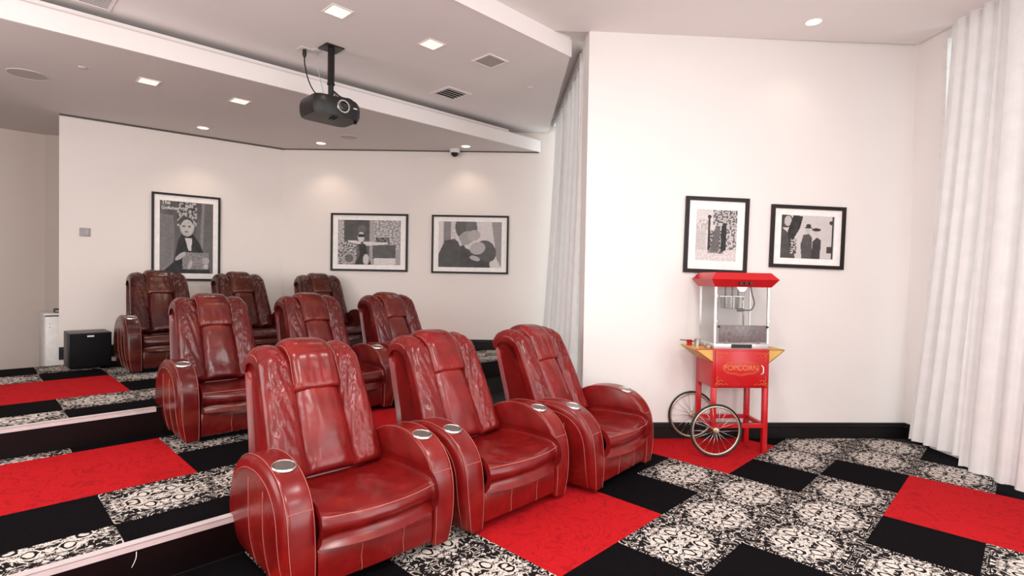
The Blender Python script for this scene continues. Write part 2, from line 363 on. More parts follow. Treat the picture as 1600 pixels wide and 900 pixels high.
# level 0
XL0 = [-.66+.502*k for k in range(-5, 6)]
XL0[0] = XN1+.007
XL0 = [-3.013, -2.67, -2.168, -1.666, -1.164, -.662, -.16, .342, .844, 1.346, 1.848, 2.35]
def k0(i, j, x, y):
    # j = 0 spans y .53-1.05
    T = {(4, 9): 'p', (5, 8): 'b', (6, 9): 'p', (7, 9): 'b'}
    ix = i
    col = {0: 'x', 1: 'a'}
    tab = {  # per x column: string over j from -1 (y .01) to 10 (y 5.72)
        0: 'bbppbbppbbppb', 1: 'brbprrbbrrbpp', 2: 'brbprrbbrrbpp', 3: 'bpprbbprrrppp'}
    t2 = {1: 'rr' 'bp' 'rr' 'bb' 'rr' 'bb' 'p', 2: 'rr' 'pp' 'rr' 'bp' 'rr' 'pp' 'p'}
    # columns by x
    if i == 0: return 'b' if j < 1 or j in (4, 5, 8, 9) else 'p'
    if i in (1, 2):   # x -2.67..-1.67
        if j in (3, 4, 7, 8, 0, -1): return 'r'
        if i == 1: return {1: 'b', 2: 'p', 5: 'b', 6: 'b', 9: 'b', 10: 'p'}.get(j, 'p')
        return {1: 'b', 2: 'p', 5: 'b', 6: 'p', 9: 'b', 10: 'p'}.get(j, 'p')
    if i == 3: return {0: 'p', 1: 'p', 2: 'b', 3: 'b', 4: 'p', 5: 'p', 6: 'p', 7: 'b', 8: 'p', 9: 'p', 10: 'p'}.get(j, 'p')
    if i == 4: return {3: 'p', 4: 'b', 5: 'p', 6: 'p', 7: 'p', 8: 'b', 9: 'p', 10: 'p', 11: 'p'}.get(j, 'p')
    if i in (5, 6):   # x -.66 .. .34
        if j in (7, 8): return 'r'
        if j == 6: return 'b' if i == 5 else 'p'
        if j == 9: return 'p' if i == 5 else 'b'
        if j == 10: return 'b'
        if j == 5: return 'p'
        if j in (3, 4) and i == 6: return 'r'
        return 'p' if (i+j) % 2 else 'b'
    if (i//2+j//2) % 3 == 0: return 'r'
    return 'bp'[(i+j//2) % 2]
tiles(fl0, 0.0, XL0, k0, HP0 + [((-3.0, 0), (1, 0))])
# fix of j index: YL[6] = .53
XL1 = [XN2+.007, -4.83, -4.33, -3.83, -3.31, XN1-.034]
def k1(i, j, x, y):
    row = ['above', 'red', 'red2', 'below', 'edge'][i]
    if row == 'above': return 'p' if j < 0 else 'b'
    if row == 'red' : return 'r' if j in (-4, -3, -1, 0, 3, 4, 7, 8) else ('p' if j in (1, 2) else 'b')
    if row == 'red2': return 'r' if j in (-4, -3, -1, 0, 3, 4, 7, 8) else ('b' if j in (1, 5) else 'p')
    if row == 'below': return 'b' if j in (-3, -2, -1) else 'p'
    return 'p' if j < 0 else ('b' if j in (0, 1, 4, 5) else 'p')
tiles(p1, Z1, XL1, k1, [((-3.23, 4.25), nW), rec])
XL2 = [-7.90, -7.35, -6.85, -6.33, -5.82, -5.33, XN2-.036]
def k2(i, j, x, y):
    if i == 0: return 'p' if j == 0 or j > 1 else 'b'
    if i == 1: return 'p' if j < 0 else ('b' if j == 0 else 'p')
    if i in (2, 3): return 'r' if j in (-4, -3, -1, 0, 3, 4, 7, 8) else ('p' if i == 2 and j == 1 else 'b')
    if i == 4: return 'b' if j < 0 else 'p'
    return 'p' if j < 0 or j > 6 else 'b'
tiles(p2, Z2, XL2, k2, HPb + [((-8.37, .79), (.992, -.124))])
# baseboards
def baseboard(name, a, b, z, h=.15, th=.018):
    d = Vector((b[0]-a[0], b[1]-a[1])); L = d.length
    prof = [(0, 0), (-th, 0), (-th, h-.045), (-th*1.35, h-.038), (-th*1.3, h-.028), (-th*.8, h-.024), (-th*.75, h-.010), (-th*.4, h), (0, h)]
    m = MB(); n = len(prof); vs = [(0, p[0], p[1]) for p in prof] + [(L, p[0], p[1]) for p in prof]
    m.add(vs, [tuple(range(n)), tuple(range(2*n-1, n-1, -1))] + [(i, (i+1) % n, n+(i+1) % n, n+i) for i in range(n)])
    o = struct(name, m, BLACKW); o.location = (a[0], a[1], z); o.rotation_euler = (0, 0, math.atan2(d.y, d.x)); return o
baseboard('baseboard_right', WL, K, 0); baseboard('baseboard_window', K, Kp(.30), 0)
baseboard('baseboard_back', BW0, BW1, Z2); baseboard('baseboard_left', PW, BW0, Z2)
baseboard('baseboard_far_left', (-9.95, -2.6), (-9.95, .78), 0)
# ------------------------------------------------------------------ curtains
def curtain(name, label, top, bot, z0, z1, nf, amp, seed, hem=None, group=None):
    rnd = random.Random(seed); nu = nf*10; nv = 26; ph = [rnd.uniform(-.6, .6) for _ in range(nf+2)]; am = [rnd.uniform(.55, 1.2) for _ in range(nf+2)]
    G = []
    for j in range(nv):
        v = j/(nv-1); row = []
        for i in range(nu+1):
            t = i/nu; k = t*nf; a = int(k); f = k-a
            pa = ph[a]*(1-f)+ph[min(a+1, nf)]*f; aa = am[a]*(1-f)+am[min(a+1, nf)]*f
            s = math.sin(2*math.pi*k+pa*2*(.4+.6*(1-v))+1.3*noise.noise((t*3, v*1.3, seed)))
            T = Vector(top[0]).lerp(Vector(top[1]), t); B = Vector(bot[0]).lerp(Vector(bot[1]), t)
            e = (1-v)**1.3; p = T.lerp(B, e); d = (Vector(top[1])-Vector(top[0])).normalized(); n = Vector((-d.y, d.x))
            q = p+n*(amp*aa*s*(.75+.5*(1-v)))+d*(amp*.35*math.cos(2*math.pi*k*2+pa))
            zb = z0+(hem(t) if hem else 0)
            row.append((q.x, q.y, zb+(z1-zb)*v))
        G.append(row)
    o = MB().grid(G).obj(name, CURT, None, True, fix=False); return tag(o, label, 'curtain', group)
def off(t, s): return Kp(t, s)
curtain('curtain', 'white curtain panel with raised hem, left one, beside the short black baseboard', (off(.46, .07), off(.965, .07)), (off(.27, .20), off(.86, .22)), .065, 3.80, 4, .032, 5, hem=lambda t: .01+.03*t)
curtain('curtain', 'white curtain panel at the right edge of the photo, with the lowest hem', (off(.93, .125), off(3.2, .10)), (off(.86, .26), off(3.1, .26)), .035, 3.80, 12, .038, 9)
curtain('curtain', 'narrow white curtain in the recess behind the front row, beside the white wall edge', ((-3.255, 4.325), (-4.95, 5.92)), ((-3.32, 4.27), (-5.03, 5.72)), .03, 3.83, 7, .028, 21)
# ------------------------------------------------------------------ ceiling fittings
def sq_light(x, y, z, s, label, rz=0.0):
    t = thing('ceiling_light', label, 'ceiling light', (x, y, z), rz, 'square recessed ceiling lights'); h = s/2
    m = MB(); w = .014
    m.box((-h-w, -h-w, -.006), (h+w, -h, .0)).box((-h-w, h, -.006), (h+w, h+w, 0)).box((-h-w, -h, -.006), (-h, h, 0)).box((h, -h, -.006), (h+w, h, 0))
    m.obj('trim_ring', CEILW, t); MB().box((-h, -h, -.002), (h, h, 0)).obj('diffuser', LAMP, t)
    spot((x, y, z-.03), 9, 2.3)
def rd_light(x, y, z, r, label, group='round recessed ceiling lights', mat=None, power=12, direc=(0, 0, -1)):
    t = thing('ceiling_light', label, 'ceiling light', (x, y, z), 0, group)
    MB().lathe([(r+.012, 0), (r+.014, -.004), (r+.003, -.008), (r, -.004), (r, 0)], 28).obj('trim_ring', CEILW, t, 40)
    MB().lathe([(r, 0), (r, -.003), (r*.5, -.004)], 28).obj('lamp_lens', mat or LAMPR, t)
    spot((x, y, z-.04), power, 1.9, direc=direc)
ZB, ZC = 3.65, 3.37
sq_light(-4.12, 2.13, ZB, .16, 'square recessed ceiling light nearest the camera, ahead of the projector mount')
sq_light(-4.04, 3.02, ZB, .16, 'square recessed ceiling light on the upper ceiling between projector and square vents')
sq_light(-6.28, 1.265, ZC, .15, 'square recessed light in the low grey soffit, left of its pair')
sq_light(-6.22, 2.09, ZC, .15, 'square recessed light in the low grey soffit, nearer the projector')
rd_light(-7.72, 2.15, ZC, .062, 'round recessed light in the grey soffit just above the tall poster', power=11)
rd_light(-7.30, 3.54, ZC, .062, 'round recessed light in the grey soffit near the wall corner, beside the round speaker', power=10)
rd_light(-5.85, 5.00, ZC, .06, 'round recessed light in the grey soffit beside the dome camera', power=7)
rd_light(-1.45, 5.24, 3.81, .062, 'round recessed light in the high ceiling above the popcorn cart', mat=LAMPC, power=4)
def vent(x, y, z, s, label, nsl, mat, solid=False, w=.022):
    t = thing('ceiling_vent', label, 'vent', (x, y, z), 0, None); h = s/2; m = MB()
    m.box((-h-w, -h-w, -.008), (h+w, -h, .0)).box((-h-w, h, -.008), (h+w, h+w, 0)).box((-h-w, -h, -.008), (-h, h, 0)).box((h, -h, -.008), (h+w, h, 0))
    m.obj('frame', CEILW, t); MB().box((-h, -h, -.001), (h, h, 0)).obj('backing', mat, t)
    if solid:
        sc = MB()
        for k in range(16): y0 = -h+(k+.25)*s/16; sc.box((-h, y0, -.004), (h, y0+.005, -.001))
        o = sc.obj('grille_bars', GREYG, t); o['kind'] = 'stuff'
    else:
        for k in range(nsl):
            x0 = -h+(k+.5)*s/nsl; a = MB(); a.add([(x0-.018, -h, -.001), (x0+.012, -h, -.015), (x0+.016, -h, -.012), (x0-.014, -h, -.0005), (x0-.018, h, -.001), (x0+.012, h, -.015), (x0+.016, h, -.012), (x0-.014, h, -.0005)], [(0,1,2,3),(4,7,6,5),(0,4,5,1),(1,5,6,2),(2,6,7,3),(3,7,4,0)])
            a.obj('slat', CEILW, t)
vent(-3.92, 3.65, ZB, .22, 'square ceiling grille with fine mesh nearer the ceiling edge', 0, GREYG, True)
vent(-4.95, 3.985, ZB, .27, 'square air vent with open dark slats on the upper ceiling', 5, BLACKM, w=.04)
vent(-5.38, .70, ZB, .24, 'slatted air vent cut by the top edge of the photo', 8, GREYG)
def round_speaker(x, y, r, label):
    t = thing('ceiling_speaker', label, 'speaker', (x, y, ZC)); MB().lathe([(r+.008, 0), (r+.008, -.004), (r, -.006), (r, 0)], 32).obj('rim', CEILD, t, 40)
    MB().lathe([(r, 0), (r, -.003), (r*.3, -.005)], 32).obj('grille', GREYG, t, 40)
round_speaker(-6.95, .425, .15, 'large round ceiling speaker grille at the left edge of the soffit')
round_speaker(-6.69, 3.64, .11, 'small round ceiling speaker grille behind the projector')
for x, y, z, l in ((-6.32, .76, ZC, 'small white sprinkler cap beside the large ceiling speaker'), (-4.12, 4.46, ZB, 'small white sprinkler cap near the angled ceiling edge')):
    tag(MB().lathe([(.035, 0), (.035, -.004), (.028, -.008)], 20, (x, y, z)).obj('sprinkler_cap', CEIL if z == ZB else CEILD, None, 40), l, 'sprinkler')
# dome camera
t = thing('dome_camera', 'white dome security camera at the top of the back wall under the soffit', 'camera', (-6.12, 5.02, ZC))
MB().lathe([(.075, 0), (.078, -.02), (.070, -.045), (.058, -.055), (.055, -.05)], 28).obj('housing', WPL, t, 40)
MB().lathe([(.056, -.05), (.054, -.065), (.042, -.092), (.022, -.106), (.004, -.110)], 28).obj('dome', BLACKP, t, True)
# ------------------------------------------------------------------ projector
t = thing('projector', 'black ceiling projector with silver lens ring hanging on a pole', 'projector', (-4.82, 2.43, ZB))
a = MB(); a.box((-.09, -.09, -.012), (.09, .09, 0), .004); a.obj('mount_plate', BLACKP, t, 40)
MB().lathe([(.032, -.01), (.032, -.33), (.036, -.335), (.036, -.35), (.026, -.355), (.026, -.47)], 20).obj('pole', BLACKP, t, 40)
MB().box((-.06, -.05, -.50), (.06, .05, -.465), .008).obj('bracket', BLACKP, t, 40)
def slab_body(x0, x1, y0, y1, z0, z1):
    G = []; prof = [(0, .93), (.25, .99), (.6, 1.0), (.85, .97), (1, .9)]
    m = MB(); n = 28; vs = []
    for f, sc in prof:
        z = z0+(z1-z0)*f
        for k in range(n):
            g = 2*math.pi*k/n; cx, sy = math.cos(g), math.sin(g); e = 8.0
            r = (abs(cx)**e+abs(sy)**e)**(-1/e)
            X = (x0+x1)/2+(x1-x0)/2*r*cx*sc; Y = (y0+y1)/2+(y1-y0)/2*r*sy*sc
            if X > (x0+x1)/2: X += .03*(1-(2*(Y-(y0+y1)/2)/(y1-y0))**2)
            vs.append((X, Y, z))
    fs = [(i*n+k, i*n+(k+1) % n, (i+1)*n+(k+1) % n, (i+1)*n+k) for i in range(len(prof)-1) for k in range(n)]
    fs += [tuple(range(n-1, -1, -1)), tuple((len(prof)-1)*n+k for k in range(n))]
    return m.add(vs, fs)
slab_body(-.20, .155, -.235, .245, -.675, -.50).obj('body', BLACKP, t, 35)
L_ = MB(); L_.lathe([(.062, .15), (.064, .190), (.060, .198), (.048, .198), (.046, .180)], 32, (0, .03, -.585), 'x'); L_.obj('lens_ring', CHROME, t, 40)
MB().lathe([(.050, .17), (.047, .188), (.020, .194), (.004, .195)], 28, (0, .03, -.585), 'x').obj('lens', plain('dark_lens_glass', (.015, .02, .018), .05), t, True)
for k in range(2): MB().box((.02, -.03+.035*k, -.684), (.13, -.022+.035*k, -.679)).obj('bottom_slot', BLACKM, t)
v = MB()
for k in range(7): v.box((.10-.03*k, -.2095, -.64), (.115-.03*k, -.204, -.54))
v.obj('side_vent', BLACKM, t)
MB().box((.171, .125, -.578), (.1735, .18, -.568)).obj('badge', WPL, t, label='small white badge beside the lens')
MB().box((.06, -.2115, -.600), (.085, -.2085, -.575)).obj('sticker', WPL, t, label='small pale sticker on the side')
MB().lathe([(.012, -.70), (.016, -.69), (.016, -.675)], 12, (.12, .19, 0)).obj('foot', BLACKM, t)
def cable(name, pts, r, label, mat=BLACKP, n=40):
    return tag(MB().tube(catmull(pts, n), r, 7).obj(name, mat, None, True), label, 'cable')
t = thing('outlet_plate', 'white outlet plate with a black plug on the ceiling, left of the projector mount', 'outlet', (-5.04, 2.27, ZB))
MB().box((-.055, -.055, -.006), (.055, .055, 0), .002).obj('plate', WPL, t, 40); MB().lathe([(.018, -.005), (.020, -.05), (.012, -.075)], 14).obj('plug', BLACKP, t, 40)
t = thing('outlet_plate', 'small white outlet plate on the ceiling just behind the projector mount', 'outlet', (-4.99, 2.36, ZB))
MB().box((-.05, -.04, -.006), (.05, .04, 0), .002).obj('plate', WPL, t, 40)
cable('power_cable', [(-5.04, 2.27, 3.58), (-5.03, 2.27, 3.50), (-5.00, 2.29, 3.36), (-4.95, 2.32, 3.25), (-4.90, 2.37, 3.17), (-4.93, 2.33, 3.14)], .006, 'thin black cable drooping from the ceiling plug to the projector')
cable('signal_cable', [(-4.99, 2.36, 3.64), (-4.98, 2.37, 3.5), (-4.95, 2.39, 3.36), (-4.91, 2.41, 3.2)], .003, 'very thin grey cable behind the projector pole', GREYG)
cable('video_cable', [(-4.80, 2.45, 3.24), (-4.76, 2.50, 3.19), (-4.74, 2.56, 3.18), (-4.78, 2.65, 3.165), (-4.86, 2.70, 3.13), (-4.93, 2.69, 3.06), (-4.98, 2.62, 3.03)], .009, 'black cable looping over the right side of the projector')
cable('video_cable', [(-4.80, 2.45, 3.22), (-4.77, 2.51, 3.17), (-4.77, 2.58, 3.20), (-4.81, 2.67, 3.185), (-4.90, 2.73, 3.12), (-4.98, 2.66, 3.05)], .005, 'thinner cable above the thick one looping over the projector')
# ------------------------------------------------------------------ recliner chairs
def layers(prof, lay, cen=None):
    if cen is None: cen = Vector((sum(p[0] for p in prof)/len(prof), sum(p[1] for p in prof)/len(prof)))
    n = len(prof); vs = []
    for y, ins, fn in lay:
        for p in prof:
            q = Vector(p)+(cen-Vector(p))*ins
            vs.append((q.x, fn(y, q.x, q.y) if fn else y, q.y))
    m = len(lay); fs = [(i*n+k, i*n+(k+1) % n, (i+1)*n+(k+1) % n, (i+1)*n+k) for i in range(m-1) for k in range(n)]
    fs += [tuple(range(n-1, -1, -1)), tuple((m-1)*n+k for k in range(n))]
    return MB().add(vs, fs)
ARMP = [tuple(p) for p in catmull([(.450, .035), (.458, .12), (.459, .22), (.452, .32), (.436, .405), (.402, .475), (.350, .530), (.28, .572), (.18, .598), (.08, .604), (-.04, .590), (-.14, .555), (-.215, .50), (-.275, .41), (-.32, .28), (-.35, .15), (-.36, .035)], 46)]
ARMC = Vector((.07, .27))
def arm_out(y, x, z):       # outer face leans in towards the floor
    return y
def ytap(side):
    def f(y, x, z):
        if y*side <= .38: return y
        k = max(0, 1-max(z, 0)/.34); return side*(abs(y)-.055*k*k*(abs(y)-.38)/.10)
    return f
OUTL = [(.455, 0), (.459, .010), (.464, .008), (.474, .04), (.480, .10), (.482, .22), (.482, .45), (.481, .8)]
def arm_mesh(side, mat):
    f = ytap(side); lay = [(side*.326, .03, f), (side*.330, .008, f), (side*.338, 0, f), (side*.39, -.006, f), (side*.440, -.003, f)] + [(side*a, b, f) for a, b in OUTL]
    me = layers(ARMP, lay, ARMC).mesh('arm', mat, 50)
    # cup holder pocket cut into the arm top
    cut = MB().lathe([(.046, .50), (.046, .66)], 28, (CUPX, side*.394, 0)).mesh('cut', mat)
    a = D.objects.new('a', me); b = D.objects.new('b', cut); C.objects.link(a); C.objects.link(b)
    md = a.modifiers.new('x', 'BOOLEAN'); md.operation = 'DIFFERENCE'; md.object = b; md.solver = 'EXACT'
    dg = bpy.context.evaluated_depsgraph_get(); r = D.meshes.new_from_object(a.evaluated_get(dg))
    D.objects.remove(a); D.objects.remove(b); r.name = 'arm'; return r
CUPX = .235
def surf_out(side, x, z, lift=.002):
    p = Vector((x, z)); d = p-ARMC; best = 1.0
    # ratio of p to the outline along its ray
    ang = math.atan2(d.y, d.x); lo = 1e9
    for i in range(len(ARMP)-1):
        a = Vector(ARMP[i])-ARMC; b = Vector(ARMP[i+1])-ARMC; den = a.cross(b-a) 
        ex, ey = b.x-a.x, b.y-a.y; det = d.x*(-ey)+ex*d.y
        if abs(det) < 1e-9: continue
        tt = (a.x*(-ey)+ex*a.y)/det; uu = (d.x*a.y-d.y*a.x)/det
        if tt > 0 and -.001 <= uu <= 1.001: lo = min(lo, tt)
    if lo > 100: lo = 1.3
    ins = max(0, 1-1/lo); y = OUTL[-1][0]
    for (a, b), (a2, b2) in zip(OUTL[1:], OUTL[2:]):
        if b <= ins <= b2: y = a+(a2-a)*(ins-b)/max(1e-6, b2-b); break
    return (x, ytap(side)(side*(y+lift), x, z), z)
def wrap(ctrl, yc, hw, nv, nu, bulge, e=2.6, q=.55, end0=0.0, end1=0.0, wr=None, width=None, skirt=.035, fwd=None):
    P = catmull([(a, 0, b) for a, b in ctrl], nv); G = []
    for j in range(nv):
        v = j/(nv-1); t = (P[min(j+1, nv-1)]-P[max(j-1, 0)]).normalized(); N = Vector((t.z, 0, -t.x)); row = []
        h0 = bulge
        if end0 and v < end0: h0 *= (1-(1-v/end0)**2.4)**.5 if v > 0 else 0
        if end1 and v > 1-end1: h0 *= (1-((v-1+end1)/end1)**2.4)**.5 if v < 1 else 0
        W = hw*(width(v) if width else 1)
        row.append(tuple(P[j]-N*skirt+Vector((0, yc-W, 0))))
        for i in range(nu+1):
            u = -1+2*i/nu; uu = math.sin(u*math.pi/2); h = h0*(max(0, 1-abs(uu)**e))**q
            if wr: h += wr(uu, v)*min(1, (1-abs(uu)**4))*min(1, h0/max(bulge, 1e-6))
            p = P[j]+N*h; x = p.x+(fwd(uu, p.x, p.z) if fwd else 0)
            row.append((x, yc+uu*W, p.z))
        row.append(tuple(P[j]-N*skirt+Vector((0, yc+W, 0))))
        G.append(row)
    m = MB(); s0 = [tuple(Vector(p)) for p in G[0]]; n = len(G[0])
    t0 = (P[1]-P[0]).normalized(); N0 = Vector((t0.z, 0, -t0.x)); t1 = (P[-1]-P[-2]).normalized(); N1 = Vector((t1.z, 0, -t1.x))
    r0_ = [tuple(Vector(p)-N0*skirt) if 0 < i < n-1 else tuple(p) for i, p in enumerate(G[0])]
    r1_ = [tuple(Vector(p)-N1*skirt) if 0 < i < n-1 else tuple(p) for i, p in enumerate(G[-1])]
    return m.grid([r0_]+G+[r1_])
def taper(m):
    m.v = [(x, y*(1-.095*max(0, min(1, (z-.42)/.6))), z) for x, y, z in m.v]; return m
def ridge(x, y, s): return (1-abs(noise.noise((x, y, s)))*2.2)
def chair_set(seed, mat, wrk):
    """one recliner with its parts; origin on the floor under its middle, facing +X"""
    rnd = random.Random(seed); root = D.objects.new('recliner_chair', None); C.objects.link(root); root.empty_display_size = .2
    R = .0013
    base = MB().box((-.42, -.323, .035), (.34, .323, .36)); base.obj('base', mat, root)
    MB().box((-.38, -.30, 0), (.34, .30, .036)).obj('plinth', BLACKM, root)
    for side in (-1, 1):
        am = link('arm', ARMS[side], root); am.data = ARMS[side]; am.material_slots[0].link = 'OBJECT'; am.material_slots[0].material = mat
        tb = []
        for yy in (.337, .457):
            tb.append([(p[0]+(p[0]-ARMC.x)*.006, ytap(side)(side*yy, p[0], p[1]), p[1]+(p[1]-ARMC.y)*.006) for p in ARMP])
        k = 12; p = Vector(ARMP[k]); tb.append([(p.x+.003+.0015*math.sin(i), ytap(side)(side*(.338+.118*i/8), p.x, p.y), p.y+.0025) for i in range(9)])
        arc = [Vector(q)+(ARMC-Vector(q))*.17 for q in ARMP[4:36]]; arc = [Vector((.395, .04))]+arc
        tb.append([surf_out(side, a.x, a.y) for a in arc])
        for xx, zt in ((.02, .495), (.215, .480)):
            tb.append([surf_out(side, xx, .04+(zt-.04)*i/14) for i in range(15)])
        for q_ in tb: MB().tube(q_, R, 5).obj('stitching', STITCH, am, True)
        cx, cy = CUPX, side*.394; cz = .587
        tilt = -.13
        ring = MB().lathe([(.046, -.006), (.050, .006), (.0535, .0075), (.058, .004), (.059, -.004)], 30); cup = MB().lathe([(.0455, .004), (.045, -.07), (.040, -.075), (.004, -.075)], 28)
        a = ring.obj('cup_holder', CHROME, root, 45, 'brushed steel cup holder ring'); a.location = (cx, cy, cz-.001); a.rotation_euler = (0, .17, 0)
        b = cup.obj('cup_well', plain('cup_well_steel', (.30, .30, .29), .35, .9), a, 45)
    # seat cushion
    seatp = [(-.20, .385), (-.05, .395), (.12, .41), (.28, .415), (.385, .412), (.440, .395), (.466, .35), (.462, .30), (.43, .262)]
    ph = rnd.uniform(0, 9)
    def swr(u, v):
        a = .006*noise.noise((u*2.2+ph, v*3, 1)); b = max(0, ridge(u*1.4+v*2.2+ph, v*5-u*1.5, 3)-.62)*.012*wrk
        rad = math.hypot(u*.9, (v-.05)*2.0); c = .004*wrk*math.sin(26*math.atan2(v-.02, u+.001))*math.exp(-((rad-.55)/.28)**2)*.5
        return a-b*(1 if v < .62 else .3)+c
    fwdf = lambda u, x, z: .070*(1-u*u)*max(0, min(1, (x-.05)/.36))**1.3
    wrap(seatp, 0, .322, 46, 34, .034, 3.2, .5, 0, .06, swr, fwd=fwdf).obj('seat_cushion', mat, root, True)
    pts = []
    for i in range(33):
        u = -1+2*i/32; uu = math.sin(u*math.pi/2)*.985; x, z = .457, .378; h = .034*(max(0, 1-abs(uu)**3.2))**.5
        pts.append((x+h*.72+fwdf(uu, x+h*.7, z)+.002, uu*.322, z+h*.62+.002))
    se = root.children[-1]
    MB().tube(pts, R*1.2, 6).obj('piping', STITCH, D.objects[se.name], True)
    # footrest panel
    fp = [(.36, .055), (.430, .055), (.444, .065), (.450, .10), (.453, .16), (.450, .225), (.440, .245), (.425, .252), (.36, .252)]
    ft = layers(fp, [(-.319, .08, None), (-.314, .02, None), (-.305, 0, None), (0, -.02, None), (.305, 0, None), (.314, .02, None), (.319, .08, None)]).obj('footrest', mat, root, 40)
    for yy in (-.10, .135):
        MB().tube([(p[0]+(p[0]-.41)*.02+.0025, yy+.004*math.sin(i*1.1), p[1]+(p[1]-.15)*.02) for i, p in enumerate(catmull([fp[k] for k in (2, 3, 4, 5, 6, 7)], 14))], R, 5).obj('stitching', STITCH, ft, True)
    # backrest shell
    sp = [tuple(p) for p in catmull([(-.10, .30), (-.15, .44), (-.265, .69), (-.38, .91), (-.420, .965), (-.465, 1.00), (-.54, 1.005), (-.595, .975), (-.61, .93), (-.55, .75), (-.47, .52), (-.43, .32), (-.42, .12), (-.40, .06), (-.30, .06), (-.14, .20)], 48)]
    sh = layers(sp, [(-.300, .14, None), (-.322, .05, None), (-.330, 0, None), (0, -.0, None), (.330, 0, None), (.322, .05, None), (.300, .14, None)], Vector((-.36, .6)))
    sh = taper(sh).obj('backrest', mat, root, 50)
    for side in (-1, 1): MB().tube([(p.x+.014, side*.331*(1-.095*max(0, min(1, (p.y-.42)/.6))), p.y+.006) for p in catmull([(-.13, .42), (-.262, .70), (-.375, .92), (-.418, .975), (-.462, 1.008), (-.54, 1.012), (-.60, .975)], 30)], R*1.3, 5).obj('piping', STITCH, sh, True)
    bol = [(-.088, .38), (-.138, .47), (-.194, .59), (-.264, .735), (-.334, .875), (-.382, .960), (-.412, .978), (-.462, 1.002), (-.54, 1.006), (-.60, .978), (-.625, .92)]
    for side in (-1, 1):
        q = rnd.uniform(0, 50)
        def bwr(u, v, s=side, q=q):
            inner = (1-s*u)/2
            r1 = max(0, ridge(u*.8*s+v*2.5+q, v*11-u*2.4*s, 5)-.55); m1 = (.25+inner)*math.exp(-((v-.42)/.24)**2)+.30
            return .006*noise.noise((u*2, v*5+q, 2))-.030*wrk*r1*m1-.004*wrk*max(0, ridge(u*1.3+q, v*17+u*3*s, 8)-.5)
        taper(wrap(bol, side*.236, .099, 120, 26, .064, 2.4, .60, .06, .06, bwr)).obj('bolster', mat, root, True)
    q = rnd.uniform(0, 50)
    def lwr(u, v, q=q):
        r1 = max(0, ridge(u*4+q, v*3.2+u*2.0, 5)-.6); edge = abs(u)**2
        return .007*noise.noise((u*1.6, v*2.4+q, 2))-.010*wrk*r1*(.1+edge)-.004*wrk*max(0, ridge(u*3+v*4+q, v*7-u*3, 8)-.66)*(.4+edge)
    lp = [(-.090, .385), (-.142, .475), (-.198, .592), (-.262, .715), (-.318, .812), (-.345, .862)]
    taper(wrap(lp, 0, .150, 70, 32, .054, 2.8, .60, .14, .26, lwr)).obj('lumbar_cushion', mat, root, True)
    def hwr(u, v, q=q):
        r1 = max(0, ridge(u*5+q+v*1.2, v*2.2-u*.6, 12)-.58)
        return .006*noise.noise((u*1.6+q, v*2.4, 2))-.014*wrk*r1*math.exp(-((u-.1)/.55)**2)*math.exp(-((v-.22)/.22)**2)-.004*wrk*max(0, ridge(u*9+q, v*2, 3)-.6)
    hp = [(-.292, .812), (-.308, .852), (-.342, .915), (-.378, .985), (-.408, 1.012), (-.460, 1.044), (-.54, 1.050), (-.605, 1.015), (-.635, .94)]
    hd = taper(wrap(hp, 0, .157, 70, 32, .050, 5, .5, .13, .10, hwr, skirt=.06)).obj('headrest', mat, root, True)
    P = catmull([(a, 0, b) for a, b in hp], 40)
    for side in (-1, 1):
        MB().tube([(P[j].x+.028, side*.1535*(1-.095*max(0, min(1, (P[j].z-.42)/.6))), P[j].z+.014) for j in range(4, 37)], R, 5).obj('piping', STITCH, hd, True)
    return root
ARMS = {s: arm_mesh(s, LE[0]) for s in (-1, 1)}
places = [
 (0, (-2.755, 1.460, 0), -1.5, 'bright red leather recliner nearest the camera, aisle end of the front row'),
 (0, (-2.715, 2.443, 0), 0.0, 'bright red leather recliner in the middle of the front row'),
 (0, (-2.615, 3.438, 0), 4.5, 'bright red leather recliner of the front row nearest the white wall'),
 (1, (-4.865, 1.545, Z1), -1.0, 'worn red leather recliner at the aisle end of the middle row'),
 (1, (-4.865, 2.475, Z1), 0.0, 'worn red leather recliner in the centre of the middle row'),
 (1, (-4.835, 3.410, Z1), 2.0, 'darker red leather recliner at the far end of the middle row'),
 (2, (-7.110, 1.620, Z2), -1.0, 'dark oxblood leather recliner beside the black subwoofer in the back row'),
 (2, (-7.110, 2.550, Z2), 0.0, 'dark oxblood leather recliner in the centre of the back row'),
 (2, (-6.885, 3.505, Z2), -5.0, 'dark oxblood leather recliner at the far end of the back row')]
proto = {}
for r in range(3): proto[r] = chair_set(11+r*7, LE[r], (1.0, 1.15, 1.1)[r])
used = set()
rows = ['red recliners of the front row', 'worn red recliners of the middle row', 'dark recliners of the back row']
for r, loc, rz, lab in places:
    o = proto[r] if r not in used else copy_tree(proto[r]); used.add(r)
    o.location = loc; o.rotation_euler = (0, 0, math.radians(rz)); o.scale = (1, 1 if r == 0 else .955, 1); tag(o, lab, 'chair', rows[r])
